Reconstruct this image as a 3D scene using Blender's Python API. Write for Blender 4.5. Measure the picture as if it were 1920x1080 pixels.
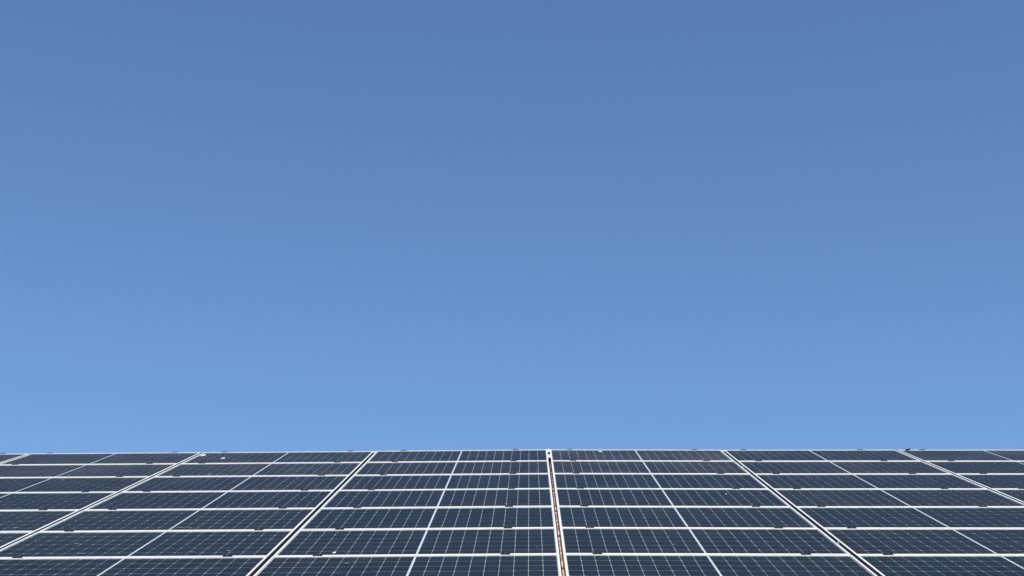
import bpy, bmesh, math, random
from mathutils import Matrix, Vector

for o in list(bpy.data.objects):
    bpy.data.objects.remove(o)
scene = bpy.context.scene
C = scene.collection
R = math.radians

# ------------------------------------------------------------------ the roof frame
# u runs to the right along the eaves, v up the slope, w out of the roof; w = 0 is the
# top face of the panel frames.  The camera stands on the roof, over the origin.
PITCH = R(24.0)
BASE = Vector((0, 0, 4.6))
ROOF = Matrix.Translation(BASE) @ Matrix.Rotation(PITCH, 4, 'X')

# ------------------------------------------------------------------ camera
F_PX, CAM_H = 2861.8, 1.5674
pit, yaw, roll = R(0.3281), R(-0.6647), R(-0.2666)
Ry = Matrix(((math.cos(yaw), -math.sin(yaw), 0), (math.sin(yaw), math.cos(yaw), 0), (0, 0, 1)))
Rp = Matrix(((1, 0, 0), (0, math.cos(pit), math.sin(pit)), (0, -math.sin(pit), math.cos(pit))))
M = Rp @ Ry
right, fwd, up = M[0].copy(), M[1].copy(), M[2].copy()
r2 = right * math.cos(roll) + up * math.sin(roll)
u2 = up * math.cos(roll) - right * math.sin(roll)
cam_rot = Matrix((r2, u2, -fwd)).transposed().to_4x4()
cam_data = bpy.data.cameras.new('camera')
cam_data.sensor_width = 36.0
cam_data.lens = F_PX / 1920 * 36.0
cam_data.clip_start = 0.05
cam_data.clip_end = 20000
cam = bpy.data.objects.new('camera', cam_data)
C.objects.link(cam)
cam.matrix_world = ROOF @ Matrix.Translation((0, 0, CAM_H)) @ cam_rot
scene.camera = cam

# ------------------------------------------------------------------ sky, sun, exposure
SUN_EL, SUN_AZ = R(50.0), R(168.0)          # behind the camera, a little to the right
world = bpy.data.worlds.new('World')
scene.world = world
world.use_nodes = True
wn = world.node_tree
wn.nodes.clear()
sky = wn.nodes.new('ShaderNodeTexSky')
sky.sky_type = 'NISHITA'
sky.sun_disc = False
sky.sun_elevation = SUN_EL
sky.sun_rotation = SUN_AZ
sky.altitude = 0
sky.air_density = 1.15
sky.dust_density = 0.2
sky.ozone_density = 8.6
bg = wn.nodes.new('ShaderNodeBackground')
bg.inputs['Strength'].default_value = 0.145
wo = wn.nodes.new('ShaderNodeOutputWorld')
wn.links.new(sky.outputs[0], bg.inputs[0])
wn.links.new(bg.outputs[0], wo.inputs[0])

sun_data = bpy.data.lights.new('sun', 'SUN')
sun_data.energy = 4.9
sun_data.angle = R(0.53)
sun_data.color = (1.0, 0.93, 0.82)
sun = bpy.data.objects.new('sun', sun_data)
C.objects.link(sun)
sdir = Vector((math.sin(SUN_AZ) * math.cos(SUN_EL), math.cos(SUN_AZ) * math.cos(SUN_EL), math.sin(SUN_EL)))
sun.rotation_euler = sdir.to_track_quat('Z', 'Y').to_euler()
sun.location = sdir * 60

scene.render.engine = 'CYCLES'
scene.view_settings.view_transform = 'Standard'
scene.view_settings.look = 'None'
scene.view_settings.exposure = 0.0
scene.view_settings.gamma = 1.0
scene.view_settings.use_curve_mapping = False

# ------------------------------------------------------------------ materials
def mat(name):
    m = bpy.data.materials.new(name)
    m.use_nodes = True
    nt = m.node_tree
    p = nt.nodes['Principled BSDF']
    return m, nt, p

def noise(nt, scale, detail=4.0, rough=0.6, coord='Object', stretch=None):
    tc = nt.nodes.new('ShaderNodeTexCoord')
    n = nt.nodes.new('ShaderNodeTexNoise')
    n.inputs['Scale'].default_value = scale
    n.inputs['Detail'].default_value = detail
    n.inputs['Roughness'].default_value = rough
    if stretch:
        mp = nt.nodes.new('ShaderNodeMapping')
        mp.inputs['Scale'].default_value = stretch
        nt.links.new(tc.outputs[coord], mp.inputs[0])
        nt.links.new(mp.outputs[0], n.inputs['Vector'])
    else:
        nt.links.new(tc.outputs[coord], n.inputs['Vector'])
    return n

def ramp(nt, src, stops):
    r = nt.nodes.new('ShaderNodeValToRGB')
    e = r.color_ramp.elements
    while len(e) < len(stops):
        e.new(0.5)
    for i, (pos, col) in enumerate(stops):
        e[i].position = pos
        e[i].color = (*col, 1)
    nt.links.new(src, r.inputs[0])
    return r

def math_node(nt, op, a, b=None):
    n = nt.nodes.new('ShaderNodeMath')
    n.operation = op
    for i, x in enumerate((a, b)):
        if x is None:
            continue
        if isinstance(x, (int, float)):
            n.inputs[i].default_value = x
        else:
            nt.links.new(x, n.inputs[i])
    return n.outputs[0]

def noisy(name, stops, scale, rough, metallic=0.0, bump=0.0, stretch=None, coord='Object', spec=0.5):
    m, nt, p = mat(name)
    n = noise(nt, scale, stretch=stretch, coord=coord)
    r = ramp(nt, n.outputs['Fac'], stops)
    nt.links.new(r.outputs[0], p.inputs['Base Color'])
    p.inputs['Roughness'].default_value = rough
    p.inputs['Metallic'].default_value = metallic
    p.inputs['Specular IOR Level'].default_value = spec
    if bump:
        b = nt.nodes.new('ShaderNodeBump')
        b.inputs['Strength'].default_value = bump
        b.inputs['Distance'].default_value = 0.01
        nt.links.new(n.outputs['Fac'], b.inputs['Height'])
        nt.links.new(b.outputs[0], p.inputs['Normal'])
    return m

M_alu = noisy('anodised_aluminium', [(0.25, (0.66, 0.65, 0.60)), (0.5, (0.77, 0.755, 0.71)), (0.75, (0.84, 0.825, 0.78))], 9.0, 0.45, 0.0)
M_back = noisy('white_backsheet', [(0.3, (0.50, 0.53, 0.54)), (0.7, (0.57, 0.59, 0.60))], 14.0, 0.6)
M_clamp = noisy('black_anodised_clamp', [(0.3, (0.008, 0.008, 0.010)), (0.7, (0.014, 0.014, 0.016))], 30.0, 0.7, 0.0, spec=0.08)
M_shade = noisy('shade_black', [(0.3, (0.006, 0.007, 0.008)), (0.7, (0.013, 0.013, 0.014))], 25.0, 0.8, spec=0.08)  # black for the added shade pieces in gaps, joints and plate opening
M_rail = noisy('mill_finish_rail', [(0.3, (0.35, 0.36, 0.37)), (0.7, (0.45, 0.46, 0.47))], 12.0, 0.4, 0.7)
M_roof = noisy('dark_roof_sheet', [(0.3, (0.022, 0.023, 0.025)), (0.7, (0.045, 0.044, 0.043))], 3.0, 0.75, bump=0.2, spec=0.1)
M_wall = noisy('rendered_wall', [(0.3, (0.52, 0.49, 0.44)), (0.7, (0.60, 0.57, 0.52))], 2.5, 0.85, bump=0.15)
M_ground = noisy('dry_grass_ground', [(0.3, (0.05, 0.07, 0.025)), (0.5, (0.08, 0.09, 0.04)), (0.75, (0.15, 0.13, 0.07))], 0.35, 0.95)
WOOD = [((0.44, 0.29, 0.12), (0.62, 0.46, 0.22)), ((0.46, 0.28, 0.18), (0.66, 0.46, 0.32)), ((0.40, 0.23, 0.16), (0.64, 0.43, 0.34)),
        ((0.34, 0.19, 0.14), (0.62, 0.45, 0.38)), ((0.24, 0.12, 0.08), (0.46, 0.29, 0.22)), ((0.17, 0.08, 0.055), (0.34, 0.20, 0.14))]
M_wood = [noisy('weathered_timber', [(0.32, (a[0] * 0.7, a[1] * 0.6, a[2] * 0.6)), (0.46, a), (0.62, b), (0.75, (0.72, 0.60, 0.50))], 9.0, 0.75,
                stretch=(0.8, 1.0, 1.0), spec=0.2) for a, b in WOOD]
M_white = noisy('white_plastic', [(0.3, (0.58, 0.53, 0.45)), (0.7, (0.68, 0.63, 0.55))], 15.0, 0.5)
M_drop = noisy('dried_dropping', [(0.3, (0.45, 0.43, 0.40)), (0.6, (0.72, 0.70, 0.67))], 90.0, 0.9)
M_smear = noisy('dusty_smear', [(0.3, (0.07, 0.08, 0.09)), (0.7, (0.13, 0.14, 0.15))], 60.0, 0.9)
M_dark = noisy('dark_debris', [(0.3, (0.008, 0.009, 0.012)), (0.7, (0.02, 0.02, 0.02))], 40.0, 0.9)
M_steel = noisy('bolt_steel', [(0.3, (0.12, 0.12, 0.13)), (0.7, (0.20, 0.20, 0.21))], 50.0, 0.4, 0.5)

def make_cell_material():
    m, nt, p = mat('monocrystalline_cell')
    oi = nt.nodes.new('ShaderNodeObjectInfo')
    ge = nt.nodes.new('ShaderNodeNewGeometry')
    s = math_node(nt, 'ADD', oi.outputs['Random'], ge.outputs['Random Per Island'])
    fr = math_node(nt, 'FRACT', s)
    r = ramp(nt, fr, [(0.0, (0.0032, 0.0066, 0.0115)), (0.45, (0.0040, 0.0078, 0.0132)), (1.0, (0.0062, 0.0108, 0.0175))])
    # nine thin busbars printed across each cell, along the string
    tc = nt.nodes.new('ShaderNodeTexCoord')
    at = nt.nodes.new('ShaderNodeUVMap')
    sep = nt.nodes.new('ShaderNodeSeparateXYZ')
    nt.links.new(at.outputs[0], sep.inputs[0])
    t = math_node(nt, 'MULTIPLY', sep.outputs['Y'], 9.0)
    t = math_node(nt, 'FRACT', t)
    t = math_node(nt, 'SUBTRACT', t, 0.5)
    t = math_node(nt, 'ABSOLUTE', t)
    bus = math_node(nt, 'LESS_THAN', t, 0.018)
    mx = nt.nodes.new('ShaderNodeMix')
    mx.data_type = 'RGBA'
    nt.links.new(math_node(nt, 'MULTIPLY', bus, 0.75), mx.inputs['Factor'])
    nt.links.new(r.outputs[0], mx.inputs['A'])
    mx.inputs['B'].default_value = (0.16, 0.18, 0.22, 1)
    nt.links.new(mx.outputs['Result'], p.inputs['Base Color'])
    p.inputs['Roughness'].default_value = 0.5
    p.inputs['Specular IOR Level'].default_value = 0.15
    return m
M_cell = make_cell_material()

def make_glass_material():
    m, nt, p = mat('panel_glass')
    nt.nodes.remove(p)
    out = nt.nodes['Material Output']
    fr = nt.nodes.new('ShaderNodeFresnel')
    fr.inputs['IOR'].default_value = 1.28
    ge = nt.nodes.new('ShaderNodeNewGeometry')
    front = math_node(nt, 'SUBTRACT', 1.0, ge.outputs['Backfacing'])
    fac = math_node(nt, 'MULTIPLY', math_node(nt, 'MULTIPLY', math_node(nt, 'POWER', fr.outputs[0], 2.0), 0.36), front)
    tr = nt.nodes.new('ShaderNodeBsdfTransparent')
    tr.inputs[0].default_value = (0.97, 0.985, 0.98, 1)
    gl = nt.nodes.new('ShaderNodeBsdfGlossy')
    gl.inputs['Roughness'].default_value = 0.13
    mix = nt.nodes.new('ShaderNodeMixShader')
    nt.links.new(fac, mix.inputs[0])
    nt.links.new(tr.outputs[0], mix.inputs[1])
    nt.links.new(gl.outputs[0], mix.inputs[2])
    # a thin film of dust lying on the pane, uneven, thicker towards the lower edge where rain leaves it
    n1 = noise(nt, 2.2, 5.0, 0.65, coord='Object')
    oi = nt.nodes.new('ShaderNodeObjectInfo')
    n1.noise_dimensions = '4D'
    nt.links.new(math_node(nt, 'MULTIPLY', oi.outputs['Random'], 40.0), n1.inputs['W'])
    n2 = noise(nt, 38.0, 3.0, 0.7, coord='Object', stretch=(1.0, 0.35, 1.0))
    d = math_node(nt, 'MULTIPLY', math_node(nt, 'POWER', n1.outputs['Fac'], 2.2), 1.0)
    d = math_node(nt, 'MULTIPLY', d, math_node(nt, 'ADD', n2.outputs['Fac'], 0.35))
    sp = nt.nodes.new('ShaderNodeSeparateXYZ')
    tco = nt.nodes.new('ShaderNodeTexCoord')
    nt.links.new(tco.outputs['Object'], sp.inputs[0])
    mr = nt.nodes.new('ShaderNodeMapRange')               # silt left along the lower lip by run-off
    mr.interpolation_type = 'SMOOTHSTEP'
    nt.links.new(math_node(nt, 'ADD', sp.outputs['Y'], math_node(nt, 'MULTIPLY', n1.outputs['Fac'], -0.07)), mr.inputs['Value'])
    mr.inputs['From Min'].default_value = -0.535
    mr.inputs['From Max'].default_value = -0.455
    mr.inputs['To Min'].default_value = 0.55
    mr.inputs['To Max'].default_value = 0.0
    d = math_node(nt, 'ADD', d, mr.outputs[0])
    soil = nt.nodes.new('ShaderNodeAttribute')          # how dirty each panel is
    soil.attribute_type = 'OBJECT'
    soil.attribute_name = 'soiling'
    lw = nt.nodes.new('ShaderNodeLayerWeight')
    lw.inputs['Blend'].default_value = 0.5
    cosn = math_node(nt, 'MAXIMUM', math_node(nt, 'SUBTRACT', 1.0, lw.outputs['Facing']), 0.05)
    tau = math_node(nt, 'DIVIDE', math_node(nt, 'MULTIPLY', math_node(nt, 'MULTIPLY', d, soil.outputs['Fac']), 0.016), cosn)      # optical depth along the ray
    dfac = math_node(nt, 'MULTIPLY', math_node(nt, 'MINIMUM', tau, 0.6), front)
    df = nt.nodes.new('ShaderNodeBsdfDiffuse')
    df.inputs[0].default_value = (0.34, 0.31, 0.27, 1)
    mix2 = nt.nodes.new('ShaderNodeMixShader')
    nt.links.new(dfac, mix2.inputs[0])
    nt.links.new(mix.outputs[0], mix2.inputs[1])
    nt.links.new(df.outputs[0], mix2.inputs[2])
    nt.links.new(mix2.outputs[0], out.inputs[0])
    return m
M_glass = make_glass_material()

# ------------------------------------------------------------------ mesh helpers
def box(bm, x0, x1, y0, y1, z0, z1):
    v = [bm.verts.new(c) for c in ((x0, y0, z0), (x1, y0, z0), (x1, y1, z0), (x0, y1, z0),
                                   (x0, y0, z1), (x1, y0, z1), (x1, y1, z1), (x0, y1, z1))]
    for f in ((0, 3, 2, 1), (4, 5, 6, 7), (0, 1, 5, 4), (1, 2, 6, 5), (2, 3, 7, 6), (3, 0, 4, 7)):
        bm.faces.new([v[i] for i in f])
    return v

def bevel(bm, w, seg=1):
    bmesh.ops.bevel(bm, geom=bm.edges[:], offset=w, segments=seg, affect='EDGES', profile=0.5)

def to_mesh(bm, name, m, smooth=False):
    me = bpy.data.meshes.new(name)
    bmesh.ops.recalc_face_normals(bm, faces=bm.faces[:])
    bm.to_mesh(me)
    bm.free()
    me.materials.append(m)
    if smooth:
        for p in me.polygons:
            p.use_smooth = True
    return me

def obj(name, data, parent=None, mw=None):
    o = bpy.data.objects.new(name, data)
    C.objects.link(o)
    if parent:
        o.parent = parent
    if mw is not None:
        o.matrix_world = mw
    return o

def tag(o, label, cat, group=None):
    o['label'] = label
    o['category'] = cat
    if group:
        o['group'] = group

# ------------------------------------------------------------------ layout of the array
PU, PV = 1.775, 1.058                       # pitch of columns and rows
PW, PH, PT = 1.749, 1.038, 0.035            # panel width, height, thickness
U0, V0 = 0.1847, 15.6606                    # the gap with the timber batten; top of the array
NCOL, NROW = 8, 8
EDGE_W = [-0.030, -0.0226, -0.0167, -0.0093, 0.0, -0.0096, -0.0149, -0.0209, -0.028]   # the roof sags away from the middle
ROOF_W = -0.125                             # roof skin under the panels

def edge_u(e):                              # e = 0 .. 8, edge 4 is the batten gap
    return U0 + PU * (e - 4) + (0.004 if e > 4 else -0.004 if e < 4 else 0.0)

def height(u):
    e = (u - U0) / PU + 4
    i = max(0, min(7, int(math.floor(e))))
    t = e - i
    return EDGE_W[i] * (1 - t) + EDGE_W[i + 1] * t

# ------------------------------------------------------------------ setting: ground, building
bm = bmesh.new()
n = 24
S = 4000.0
grid = [[bm.verts.new((-S + 2 * S * i / n, -S + 2 * S * j / n, 0)) for j in range(n + 1)] for i in range(n + 1)]
for i in range(n):
    for j in range(n):
        bm.faces.new((grid[i][j], grid[i + 1][j], grid[i + 1][j + 1], grid[i][j + 1]))
g = obj('ground', to_mesh(bm, 'ground', M_ground))
g['kind'] = 'structure'

UL, UR = edge_u(0) - 1.2, edge_u(8) + 1.2
V_EAVE, V_RIDGE = -2.6, V0 - 0.02
def rw(u, v, w):
    return ROOF @ Vector((u, v, w))
eave = rw(0, V_EAVE, ROOF_W)
ridge = rw(0, V_RIDGE, ROOF_W - 0.02)
depth = 2 * (ridge.y - eave.y)
house = obj('building', None)
house.location = (U0, ridge.y, 0)
tag(house, 'dark-roofed building beneath the solar array, roof skin seen only in the gaps', 'building')
bpy.context.view_layer.update()
hinv = house.matrix_world.inverted()
# roof: two slopes with thickness, the sunny one carrying low standing seams
bm = bmesh.new()
t = 0.12
prof = [(eave.y, eave.z), (ridge.y, ridge.z), (2 * ridge.y - eave.y, eave.z),
        (2 * ridge.y - eave.y, eave.z - t), (ridge.y, ridge.z - t), (eave.y, eave.z - t)]
a = [bm.verts.new(hinv @ Vector((UL, y, z))) for y, z in prof]
b = [bm.verts.new(hinv @ Vector((UR, y, z))) for y, z in prof]
for i in range(6):
    j = (i + 1) % 6
    bm.faces.new((a[i], a[j], b[j], b[i]))
for q in (a, b):
    bm.faces.new((q[0], q[1], q[4], q[5]))
    bm.faces.new((q[1], q[2], q[3], q[4]))
roof = obj('roof', to_mesh(bm, 'roof', M_roof), house)
bm = bmesh.new()
cap = [(V0 + 0.02, ROOF_W - 0.05), (V0 + 0.02, -0.048), (V0 + 0.10, -0.055), (V0 + 0.16, -0.11), (V0 + 0.16, ROOF_W - 0.15)]
a = [bm.verts.new(hinv @ rw(UL, v, w)) for v, w in cap]
b = [bm.verts.new(hinv @ rw(UR, v, w)) for v, w in cap]
bm.faces.new(a)
bm.faces.new(b[::-1])
for i in range(5):
    bm.faces.new((a[i], a[(i + 1) % 5], b[(i + 1) % 5], b[i]))
obj('ridge_cap', to_mesh(bm, 'ridge_cap', M_roof), house)
def wall(x0, x1, y0, y1, gable):
    bm = bmesh.new()
    if gable:
        ys = [(y0, 0), (y1, 0), (y1, eave.z - t - 0.005), (ridge.y, ridge.z - t - 0.19), (y0, eave.z - t - 0.005)]
        a = [bm.verts.new(hinv @ Vector((x0, y, z))) for y, z in ys]
        b = [bm.verts.new(hinv @ Vector((x1, y, z))) for y, z in ys]
        bm.faces.new(a)
        bm.faces.new(b[::-1])
        for i in range(5):
            bm.faces.new((a[i], a[(i + 1) % 5], b[(i + 1) % 5], b[i]))
    else:
        box(bm, x0 - U0, x1 - U0, y0 - ridge.y, y1 - ridge.y, 0, eave.z - t + 0.02)
    return obj('wall', to_mesh(bm, 'wall', M_wall), house)
yf, yb = eave.y + 0.5, 2 * ridge.y - eave.y - 0.5
wall(UL + 0.4, UL + 0.65, yf, yb, True)
wall(UR - 0.65, UR - 0.4, yf, yb, True)
wall(UL + 0.655, UR - 0.655, yf, yf + 0.25, False)
wall(UL + 0.655, UR - 0.655, yb - 0.25, yb, False)

# ------------------------------------------------------------------ solar panel pieces
LX, LT, LB = 0.0125, 0.017, 0.018            # lip widths: short sides, upper side, lower side
def frame_mesh():
    bm = bmesh.new()
    hw, hh, ch = PW / 2, PH / 2, 0.0012
    def ring(ix, it, ib, z):
        return [bm.verts.new(c) for c in ((-hw + ix, -hh + ib, z), (hw - ix, -hh + ib, z), (hw - ix, hh - it, z), (-hw + ix, hh - it, z))]
    rings = [ring(0.026, 0.026, 0.026, 0.0022), ring(0.026, 0.026, 0.026, 0.0), ring(0, 0, 0, 0.0), ring(0, 0, 0, PT - ch), ring(ch, ch, ch, PT),
             ring(LX - 0.0006, LT - 0.0006, LB - 0.0006, PT), ring(LX, LT, LB, PT - 0.0006), ring(LX, LT, LB, 0.0288),
             ring(0.0022, 0.0022, 0.0022, 0.0288), ring(0.0022, 0.0022, 0.0022, 0.0022)]
    for k in range(len(rings)):
        A, B = rings[k], rings[(k + 1) % len(rings)]
        for i in range(4):
            j = (i + 1) % 4
            bm.faces.new((A[i], A[j], B[j], B[i]))
    return to_mesh(bm, 'frame', M_alu)

def slab_mesh(name, m, inset, z0, z1):
    bm = bmesh.new()
    box(bm, -PW / 2 + inset, PW / 2 - inset, -PH / 2 + inset, PH / 2 - inset, z0, z1)
    return to_mesh(bm, name, m)

MX, MYT, MYB, MID = 0.0035, 0.0025, 0.0025, 0.0115
CX = (PW - 2 * LX - 2 * MX - MID) / 20      # pitch of half cells
CY = (PH - LT - LB - MYT - MYB) / 6
GX, GY, CHAM = 0.0017, 0.0046, 0.0050
def cell_centres():
    for i in range(20):
        x = -PW / 2 + LX + MX + CX * (i + 0.5) + (MID if i >= 10 else 0)
        for j in range(6):
            yield x, -PH / 2 + LB + MYB + CY * (j + 0.5)
def add_cell(bm, x, y, uv):
    a, b, c = (CX - GX) / 2, (CY - GY) / 2, CHAM
    pts = [(-a + c, -b), (a - c, -b), (a, -b + c), (a, b - c), (a - c, b), (-a + c, b), (-a, b - c), (-a, -b + c)]
    lo = [bm.verts.new((x + p, y + q, 0.0279)) for p, q in pts]
    hi = [bm.verts.new((x + p, y + q, 0.0283)) for p, q in pts]
    f = bm.faces.new(hi)
    for l, (p, q) in zip(f.loops, pts):
        l[uv].uv = (p / (2 * a) + 0.5, q / (2 * b) + 0.5)
    for i in range(8):
        j = (i + 1) % 8
        bm.faces.new((lo[i], lo[j], hi[j], hi[i]))
def one_cell_mesh():
    bm = bmesh.new()
    uv = bm.loops.layers.uv.new('UVMap')
    add_cell(bm, 0, 0, uv)
    return to_mesh(bm, 'cell', M_cell)
def all_cells_mesh():
    bm = bmesh.new()
    uv = bm.loops.layers.uv.new('UVMap')
    for x, y in cell_centres():
        add_cell(bm, x, y, uv)
    return to_mesh(bm, 'cell_field', M_cell)

me_frame = frame_mesh()
me_back = slab_mesh('backsheet', M_back, 0.0026, 0.0232, 0.0278)
me_glass = slab_mesh('glass', M_glass, 0.0030, 0.0286, 0.0287)
# the pane: lies under the lips, its top 3 mm below them
bm = bmesh.new()
box(bm, -PW / 2 + LX + 0.0002, PW / 2 - LX - 0.0002, -PH / 2 + LB + 0.0002, PH / 2 - LT - 0.0002, 0.0286, 0.0322)
me_glass = to_mesh(bm, 'glass', M_glass)
me_cell = one_cell_mesh()
me_cells = all_cells_mesh()

def splat_mesh(seed, rx, ry, h, m):
    rnd = random.Random(seed)
    bm = bmesh.new()
    rings, k = [], 14
    ph = [rnd.uniform(0, 6.28) for _ in range(3)]
    for f, z in ((1.0, 0.0), (0.93, 0.35), (0.62, 0.85), (0.25, 1.0)):
        ring = []
        for i in range(k):
            a = 2 * math.pi * i / k
            r = f * (1 + 0.22 * math.sin(2 * a + ph[0]) + 0.16 * math.sin(3 * a + ph[1]) + 0.1 * math.sin(5 * a + ph[2]))
            ring.append(bm.verts.new((rx * r * math.cos(a), ry * r * math.sin(a), h * z * (1 + 0.2 * math.sin(a + ph[1])))))
        rings.append(ring)
    for A, B in zip(rings, rings[1:]):
        for i in range(k):
            j = (i + 1) % k
            bm.faces.new((A[i], A[j], B[j], B[i]))
    bm.faces.new(rings[-1])
    bm.faces.new(rings[0][::-1])
    return to_mesh(bm, 'splat', m, True)

ROWS = ['top row', 'second row from top', 'third row from top', 'fourth row from top',
        'fifth row from top', 'sixth row from top', 'seventh row from top', 'eighth row from top']
COLS = ['fourth left of orange strip', 'third left of orange strip', 'second left of orange strip',
        'first left of orange strip', 'first right of orange strip', 'second right of orange strip',
        'third right of orange strip', 'fourth right of orange strip']
# droppings and smears: (column, row) -> list of (x, y, rx, ry, h, dropping or smear)
MARKS = {(2, 0): [(-0.82, 0.236, 0.022, 0.060, 0.009, 'd'), (-0.558, -0.063, 0.017, 0.040, 0.008, 'd')],
         (4, 0): [(-0.367, 0.362, 0.016, 0.045, 0.004, 'd')],
         (2, 1): [(-0.41, -0.375, 0.022, 0.045, 0.003, 's')],
         (1, 2): [(0.151, 0.333, 0.015, 0.035, 0.003, 's')],
         (3, 1): [(0.757, -0.290, 0.010, 0.025, 0.003, 's')],
         (3, 5): [(0.738, -0.259, 0.005, 0.016, 0.002, 's'), (-0.514, -0.399, 0.012, 0.022, 0.003, 'd')],
         (4, 3): [(0.481, 0.219, 0.006, 0.016, 0.002, 'd')],
         (4, 5): [(-0.172, -0.151, 0.010, 0.025, 0.002, 's'), (0.811, 0.035, 0.007, 0.020, 0.002, 's')],
         (3, 6): [(-0.391, 0.274, 0.018, 0.016, 0.0015, 's')],
         (2, 4): [(0.063, -0.370, 0.035, 0.018, 0.0015, 's'), (0.13, -0.39, 0.020, 0.014, 0.0015, 's')],
         (2, 5): [(0.365, -0.340, 0.020, 0.018, 0.0015, 's'), (0.588, -0.289, 0.016, 0.020, 0.0015, 's'),
                  (-0.461, 0.025, 0.022, 0.016, 0.0012, 's'), (-0.31, -0.372, 0.026, 0.016, 0.0015, 's')],
         (1, 4): [(0.681, -0.341, 0.020, 0.030, 0.002, 's')]}
WORDS = {(2, 0): ', two white droppings', (4, 0): ', white speck'}

rnd = random.Random(4)
DETAIL = {(c, r) for r, cols in ((3, range(1, 7)), (4, range(1, 7)), (5, range(1, 6)), (6, range(2, 6))) for c in cols}
for r in range(NROW):
    for c in range(NCOL):
        uc = (edge_u(c) + edge_u(c + 1)) / 2
        if c == 3: uc = edge_u(4) - 0.013 - PW / 2
        if c == 4: uc = edge_u(4) + 0.013 + PW / 2
        vc = V0 - PV * (r + 0.5)
        h0, h1 = height(uc - PW / 2), height(uc + PW / 2)
        ang = -math.atan2(h1 - h0, PW) + rnd.uniform(-1, 1) * 0.0005
        loc = Matrix.Translation((uc, vc, (h0 + h1) / 2 - PT + rnd.uniform(-1, 1) * 0.0006))
        root = obj('solar_panel', None)
        root.empty_display_size = 0.2
        root.matrix_world = ROOF @ loc @ Matrix.Rotation(ang, 4, 'Y') @ Matrix.Rotation(rnd.uniform(-1, 1) * 0.0009, 4, 'X') @ Matrix.Rotation(rnd.uniform(-1, 1) * 0.0006, 4, 'Z')
        tag(root, 'dark blue solar panel, %s, %s%s' % (ROWS[r], COLS[c], WORDS.get((c, r), '')), 'solar panel', 'solar panels of the array')
        obj('frame', me_frame, root)
        obj('backsheet', me_back, root)
        gl = obj('glass', me_glass, root)
        gl['soiling'] = rnd.uniform(0.35, 0.85) * (2.6 if r == 0 else 1.8 if r == 1 else 1.25 if r == 2 else 0.8) * (2.0 if c == 0 else 1.5 if c == 1 else 1.15 if c == 2 else 1.0)
        if (c, r) in DETAIL:
            for x, y in cell_centres():
                o = obj('cell', me_cell, root)
                o.location = (x, y, 0)
        else:
            o = obj('cell_field', me_cells, root)
            o['kind'] = 'stuff'
        for k, (x, y, rx, ry, hh, kind) in enumerate(MARKS.get((c, r), ())):
            o = obj('bird_dropping' if kind == 'd' else 'dirt_smear',
                    splat_mesh(c * 100 + r * 10 + k, rx, ry, hh, M_drop if kind == 'd' else M_smear), root)
            o.location = (x, y, 0.0321)

# ------------------------------------------------------------------ rails with their clamps
FRAC = [(0.15, 0.85), (0.11, 0.845), (0.124, 0.86), (0.16, 0.815), (0.117, 0.847), (0.115, 0.80), (0.147, 0.83), (0.14, 0.85)]
V_LOW, V_HIGH = V0 - NROW * PV - 0.05, V0 + 0.012
def rail_mesh():
    bm = bmesh.new()
    L = V_HIGH - V_LOW
    box(bm, -0.020, 0.020, 0, L, -0.040, 0.0)
    return to_mesh(bm, 'profile', M_rail)
def clamp_mesh():
    bm = bmesh.new()
    # a hat: wide top plate, narrow web dropping into the gap between two panels
    box(bm, -0.029, 0.029, -0.020, 0.022, 0.0, 0.0034)
    bevel(bm, 0.001)
    box(bm, -0.028, 0.028, -0.0075, 0.0075, -0.0345, -0.0002)
    return to_mesh(bm, 'clamp', M_clamp)
def bolt_mesh():
    bm = bmesh.new()
    bmesh.ops.create_cone(bm, cap_ends=True, segments=6, radius1=0.0065, radius2=0.006, depth=0.005)
    return to_mesh(bm, 'bolt', M_steel)
def foot_mesh(hgt):
    bm = bmesh.new()
    box(bm, -0.03, 0.03, -0.04, 0.04, -hgt, -hgt + 0.006)
    box(bm, -0.006, 0.006, -0.04, 0.04, -hgt + 0.006, 0)
    return to_mesh(bm, 'foot', M_rail)
me_rail, me_clamp, me_bolt = rail_mesh(), clamp_mesh(), bolt_mesh()
SIDE = ['left', 'right']
for c in range(NCOL):
    for s in range(2):
        left = edge_u(c) + 0.01 if c != 4 else edge_u(4) + 0.013
        u = left + FRAC[c][s] * PW
        h = height(u)
        root = obj('mounting_rail', None)
        root.empty_display_size = 0.1
        root.matrix_world = ROOF @ Matrix.Translation((u, V_LOW, h - PT - 0.0005))
        tag(root, 'rail with black clamps, %s half of panel column %s' % (SIDE[s], COLS[c]), 'rail', 'mounting rails under the panels')
        obj('profile', me_rail, root)
        for r in range(NROW):
            v = V0 - PV * r
            k = obj('clamp', me_clamp, root)
            k.location = (rnd.uniform(-1, 1) * 0.006, v - V_LOW - (0.004 if r == 0 else 0.0), PT + 0.0009)
            k.rotation_euler.z = rnd.uniform(-1, 1) * 0.05
            b = obj('bolt', me_bolt, k)
            b.location = (0, 0, 0.0057)
        mf = foot_mesh(h - PT - 0.0405 - ROOF_W)
        for q in range(5):
            f = obj('foot', mf, root)
            f.location = (0, 0.4 + q * 1.9, -0.0402)

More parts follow.
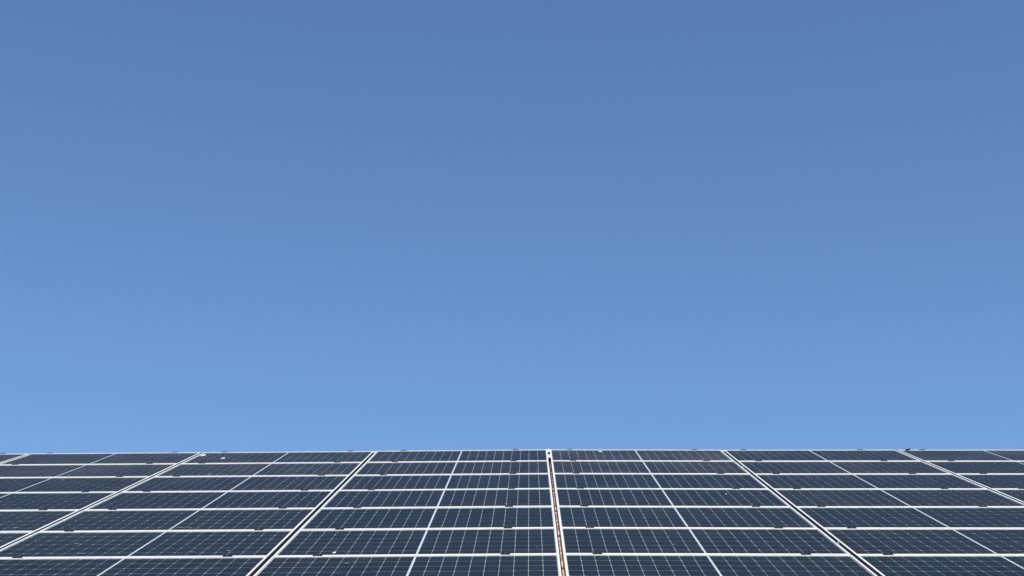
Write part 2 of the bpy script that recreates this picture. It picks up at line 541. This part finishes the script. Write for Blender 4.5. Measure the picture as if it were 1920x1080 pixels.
# ------------------------------------------------------------------ orange timber strip in the middle gap
SINK = 0.043                                # how far the strip lies below the frame tops
jl = [v * (1 + SINK / CAM_H) for v in (8.815, 9.995, 11.143, 12.296, 13.45)]
batten = obj('timber_batten', None)
batten.matrix_world = ROOF @ Matrix.Translation((U0, 7.0, ROOF_W))
tag(batten, 'orange-brown timber strip running up the gap in the middle of the array', 'batten')
ends = [7.0] + jl + [15.62]
for i in range(len(ends) - 1):
    a, b = ends[i] + 0.014 - 7.0, ends[i + 1] - 0.014 - 7.0
    bm = bmesh.new()
    du = (0.0, 0.0, 0.0005, 0.001, 0.0015, 0.002)[i]
    box(bm, -0.002 + du, 0.050, 0, b - a, 0.0, -ROOF_W - SINK + rnd.uniform(-0.002, 0.001))
    bevel(bm, 0.0015)
    o = obj('batten_piece', to_mesh(bm, 'batten_piece', M_wood[i]), batten)
    o.location = (0, a, 0)
    if i:
        bm = bmesh.new()
        box(bm, -0.004, 0.050, 0, 0.026, 0.0, -ROOF_W - SINK + 0.002)  # added black filler that makes the open joint look shaded
        o = obj('joint_shade', to_mesh(bm, 'joint_shade', M_shade), batten)
        o.location = (0, a - 0.027, 0)

# white cover plate with a square opening at the top of that gap
cover = None
bm = bmesh.new()
va, vb, vc_, vd = 14.84, 15.12, 15.38, V0 + 0.004
hw = 0.0155
box(bm, -hw, hw, 0, vb - va, 0, 0.004)
box(bm, -hw, hw, vc_ - va, vd - va, 0, 0.004)
box(bm, -hw, -hw + 0.004, vb - va, vc_ - va, 0, 0.0038)
box(bm, hw - 0.004, hw, vb - va, vc_ - va, 0, 0.0038)
cover = obj('cover_plate', to_mesh(bm, 'cover_plate', M_white), None, ROOF @ Matrix.Translation((U0, va, 0.0009)))
bm = bmesh.new()
box(bm, -hw + 0.006, hw - 0.006, vb - va - 0.02, vc_ - va + 0.02, -0.012, -0.0035)  # black block added under the opening to stand for its inner shade
obj('opening_shade', to_mesh(bm, 'opening_shade', M_shade), cover)
tag(cover, 'white cover plate with square black opening at the top end of orange strip', 'cover plate')

# white plugs closing the upper ends of the neighbouring gaps
for e, word in ((3, 'left'), (5, 'right')):
    bm = bmesh.new()
    box(bm, -0.0125, 0.0125, 0, 0.10, -0.030, -0.002)
    bevel(bm, 0.001)
    o = obj('gap_plug', to_mesh(bm, 'gap_plug', M_white), None, ROOF @ Matrix.Translation((edge_u(e), V0 - 0.118, height(edge_u(e)))))
    tag(o, 'white plug at the top of the first panel gap %s of orange strip' % word, 'plug', 'plugs at the top of the panel gaps')

# black strips added as shade in the other column gaps, a length for each panel row
SHADE_GAPS = [None, 'third gap left of orange strip', 'second gap left of orange strip', 'first gap left of orange strip', None,
        'first gap right of orange strip', 'second gap right of orange strip', 'third gap right of orange strip']
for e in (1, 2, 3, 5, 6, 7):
    root = obj('gap_shade', None)
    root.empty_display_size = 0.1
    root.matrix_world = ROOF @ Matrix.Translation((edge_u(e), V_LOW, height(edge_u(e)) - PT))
    tag(root, 'added black shade strip running up the ' + SHADE_GAPS[e], 'shade strip', 'added shade strips in the panel gaps')
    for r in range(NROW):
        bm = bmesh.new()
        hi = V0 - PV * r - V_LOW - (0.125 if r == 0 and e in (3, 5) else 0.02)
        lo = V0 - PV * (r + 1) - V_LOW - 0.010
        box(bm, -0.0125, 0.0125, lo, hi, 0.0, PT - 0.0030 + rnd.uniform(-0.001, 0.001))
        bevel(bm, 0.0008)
        obj('shade_strip', to_mesh(bm, 'shade_strip', M_shade), root)

# small cable clips standing in the gap to the right
def clip_mesh():
    bm = bmesh.new()
    box(bm, -0.009, 0.009, -0.02, 0.02, -0.020, -0.004)
    box(bm, -0.0105, -0.004, -0.012, 0.012, -0.0038, 0.007)
    bevel(bm, 0.0012)
    return to_mesh(bm, 'cable_clip', M_white)
mc = clip_mesh()
for v, word in ((14.108, 'upper'), (9.749, 'lower')):
    o = obj('cable_clip', mc, None, ROOF @ Matrix.Translation((edge_u(5), v, height(edge_u(5)))))
    tag(o, '%s small white clip in first panel gap right of orange strip' % word, 'clip', 'clips in the panel gap')

# dark lump lying on the top edge at the right
lump = obj('roof_debris', splat_mesh(77, 0.031, 0.012, 0.013, M_dark), None, ROOF @ Matrix.Translation((3.853, V0 - 0.019, height(3.853) + 0.0002)))
tag(lump, 'small dark lump lying on the top edge of the array at the right', 'debris')
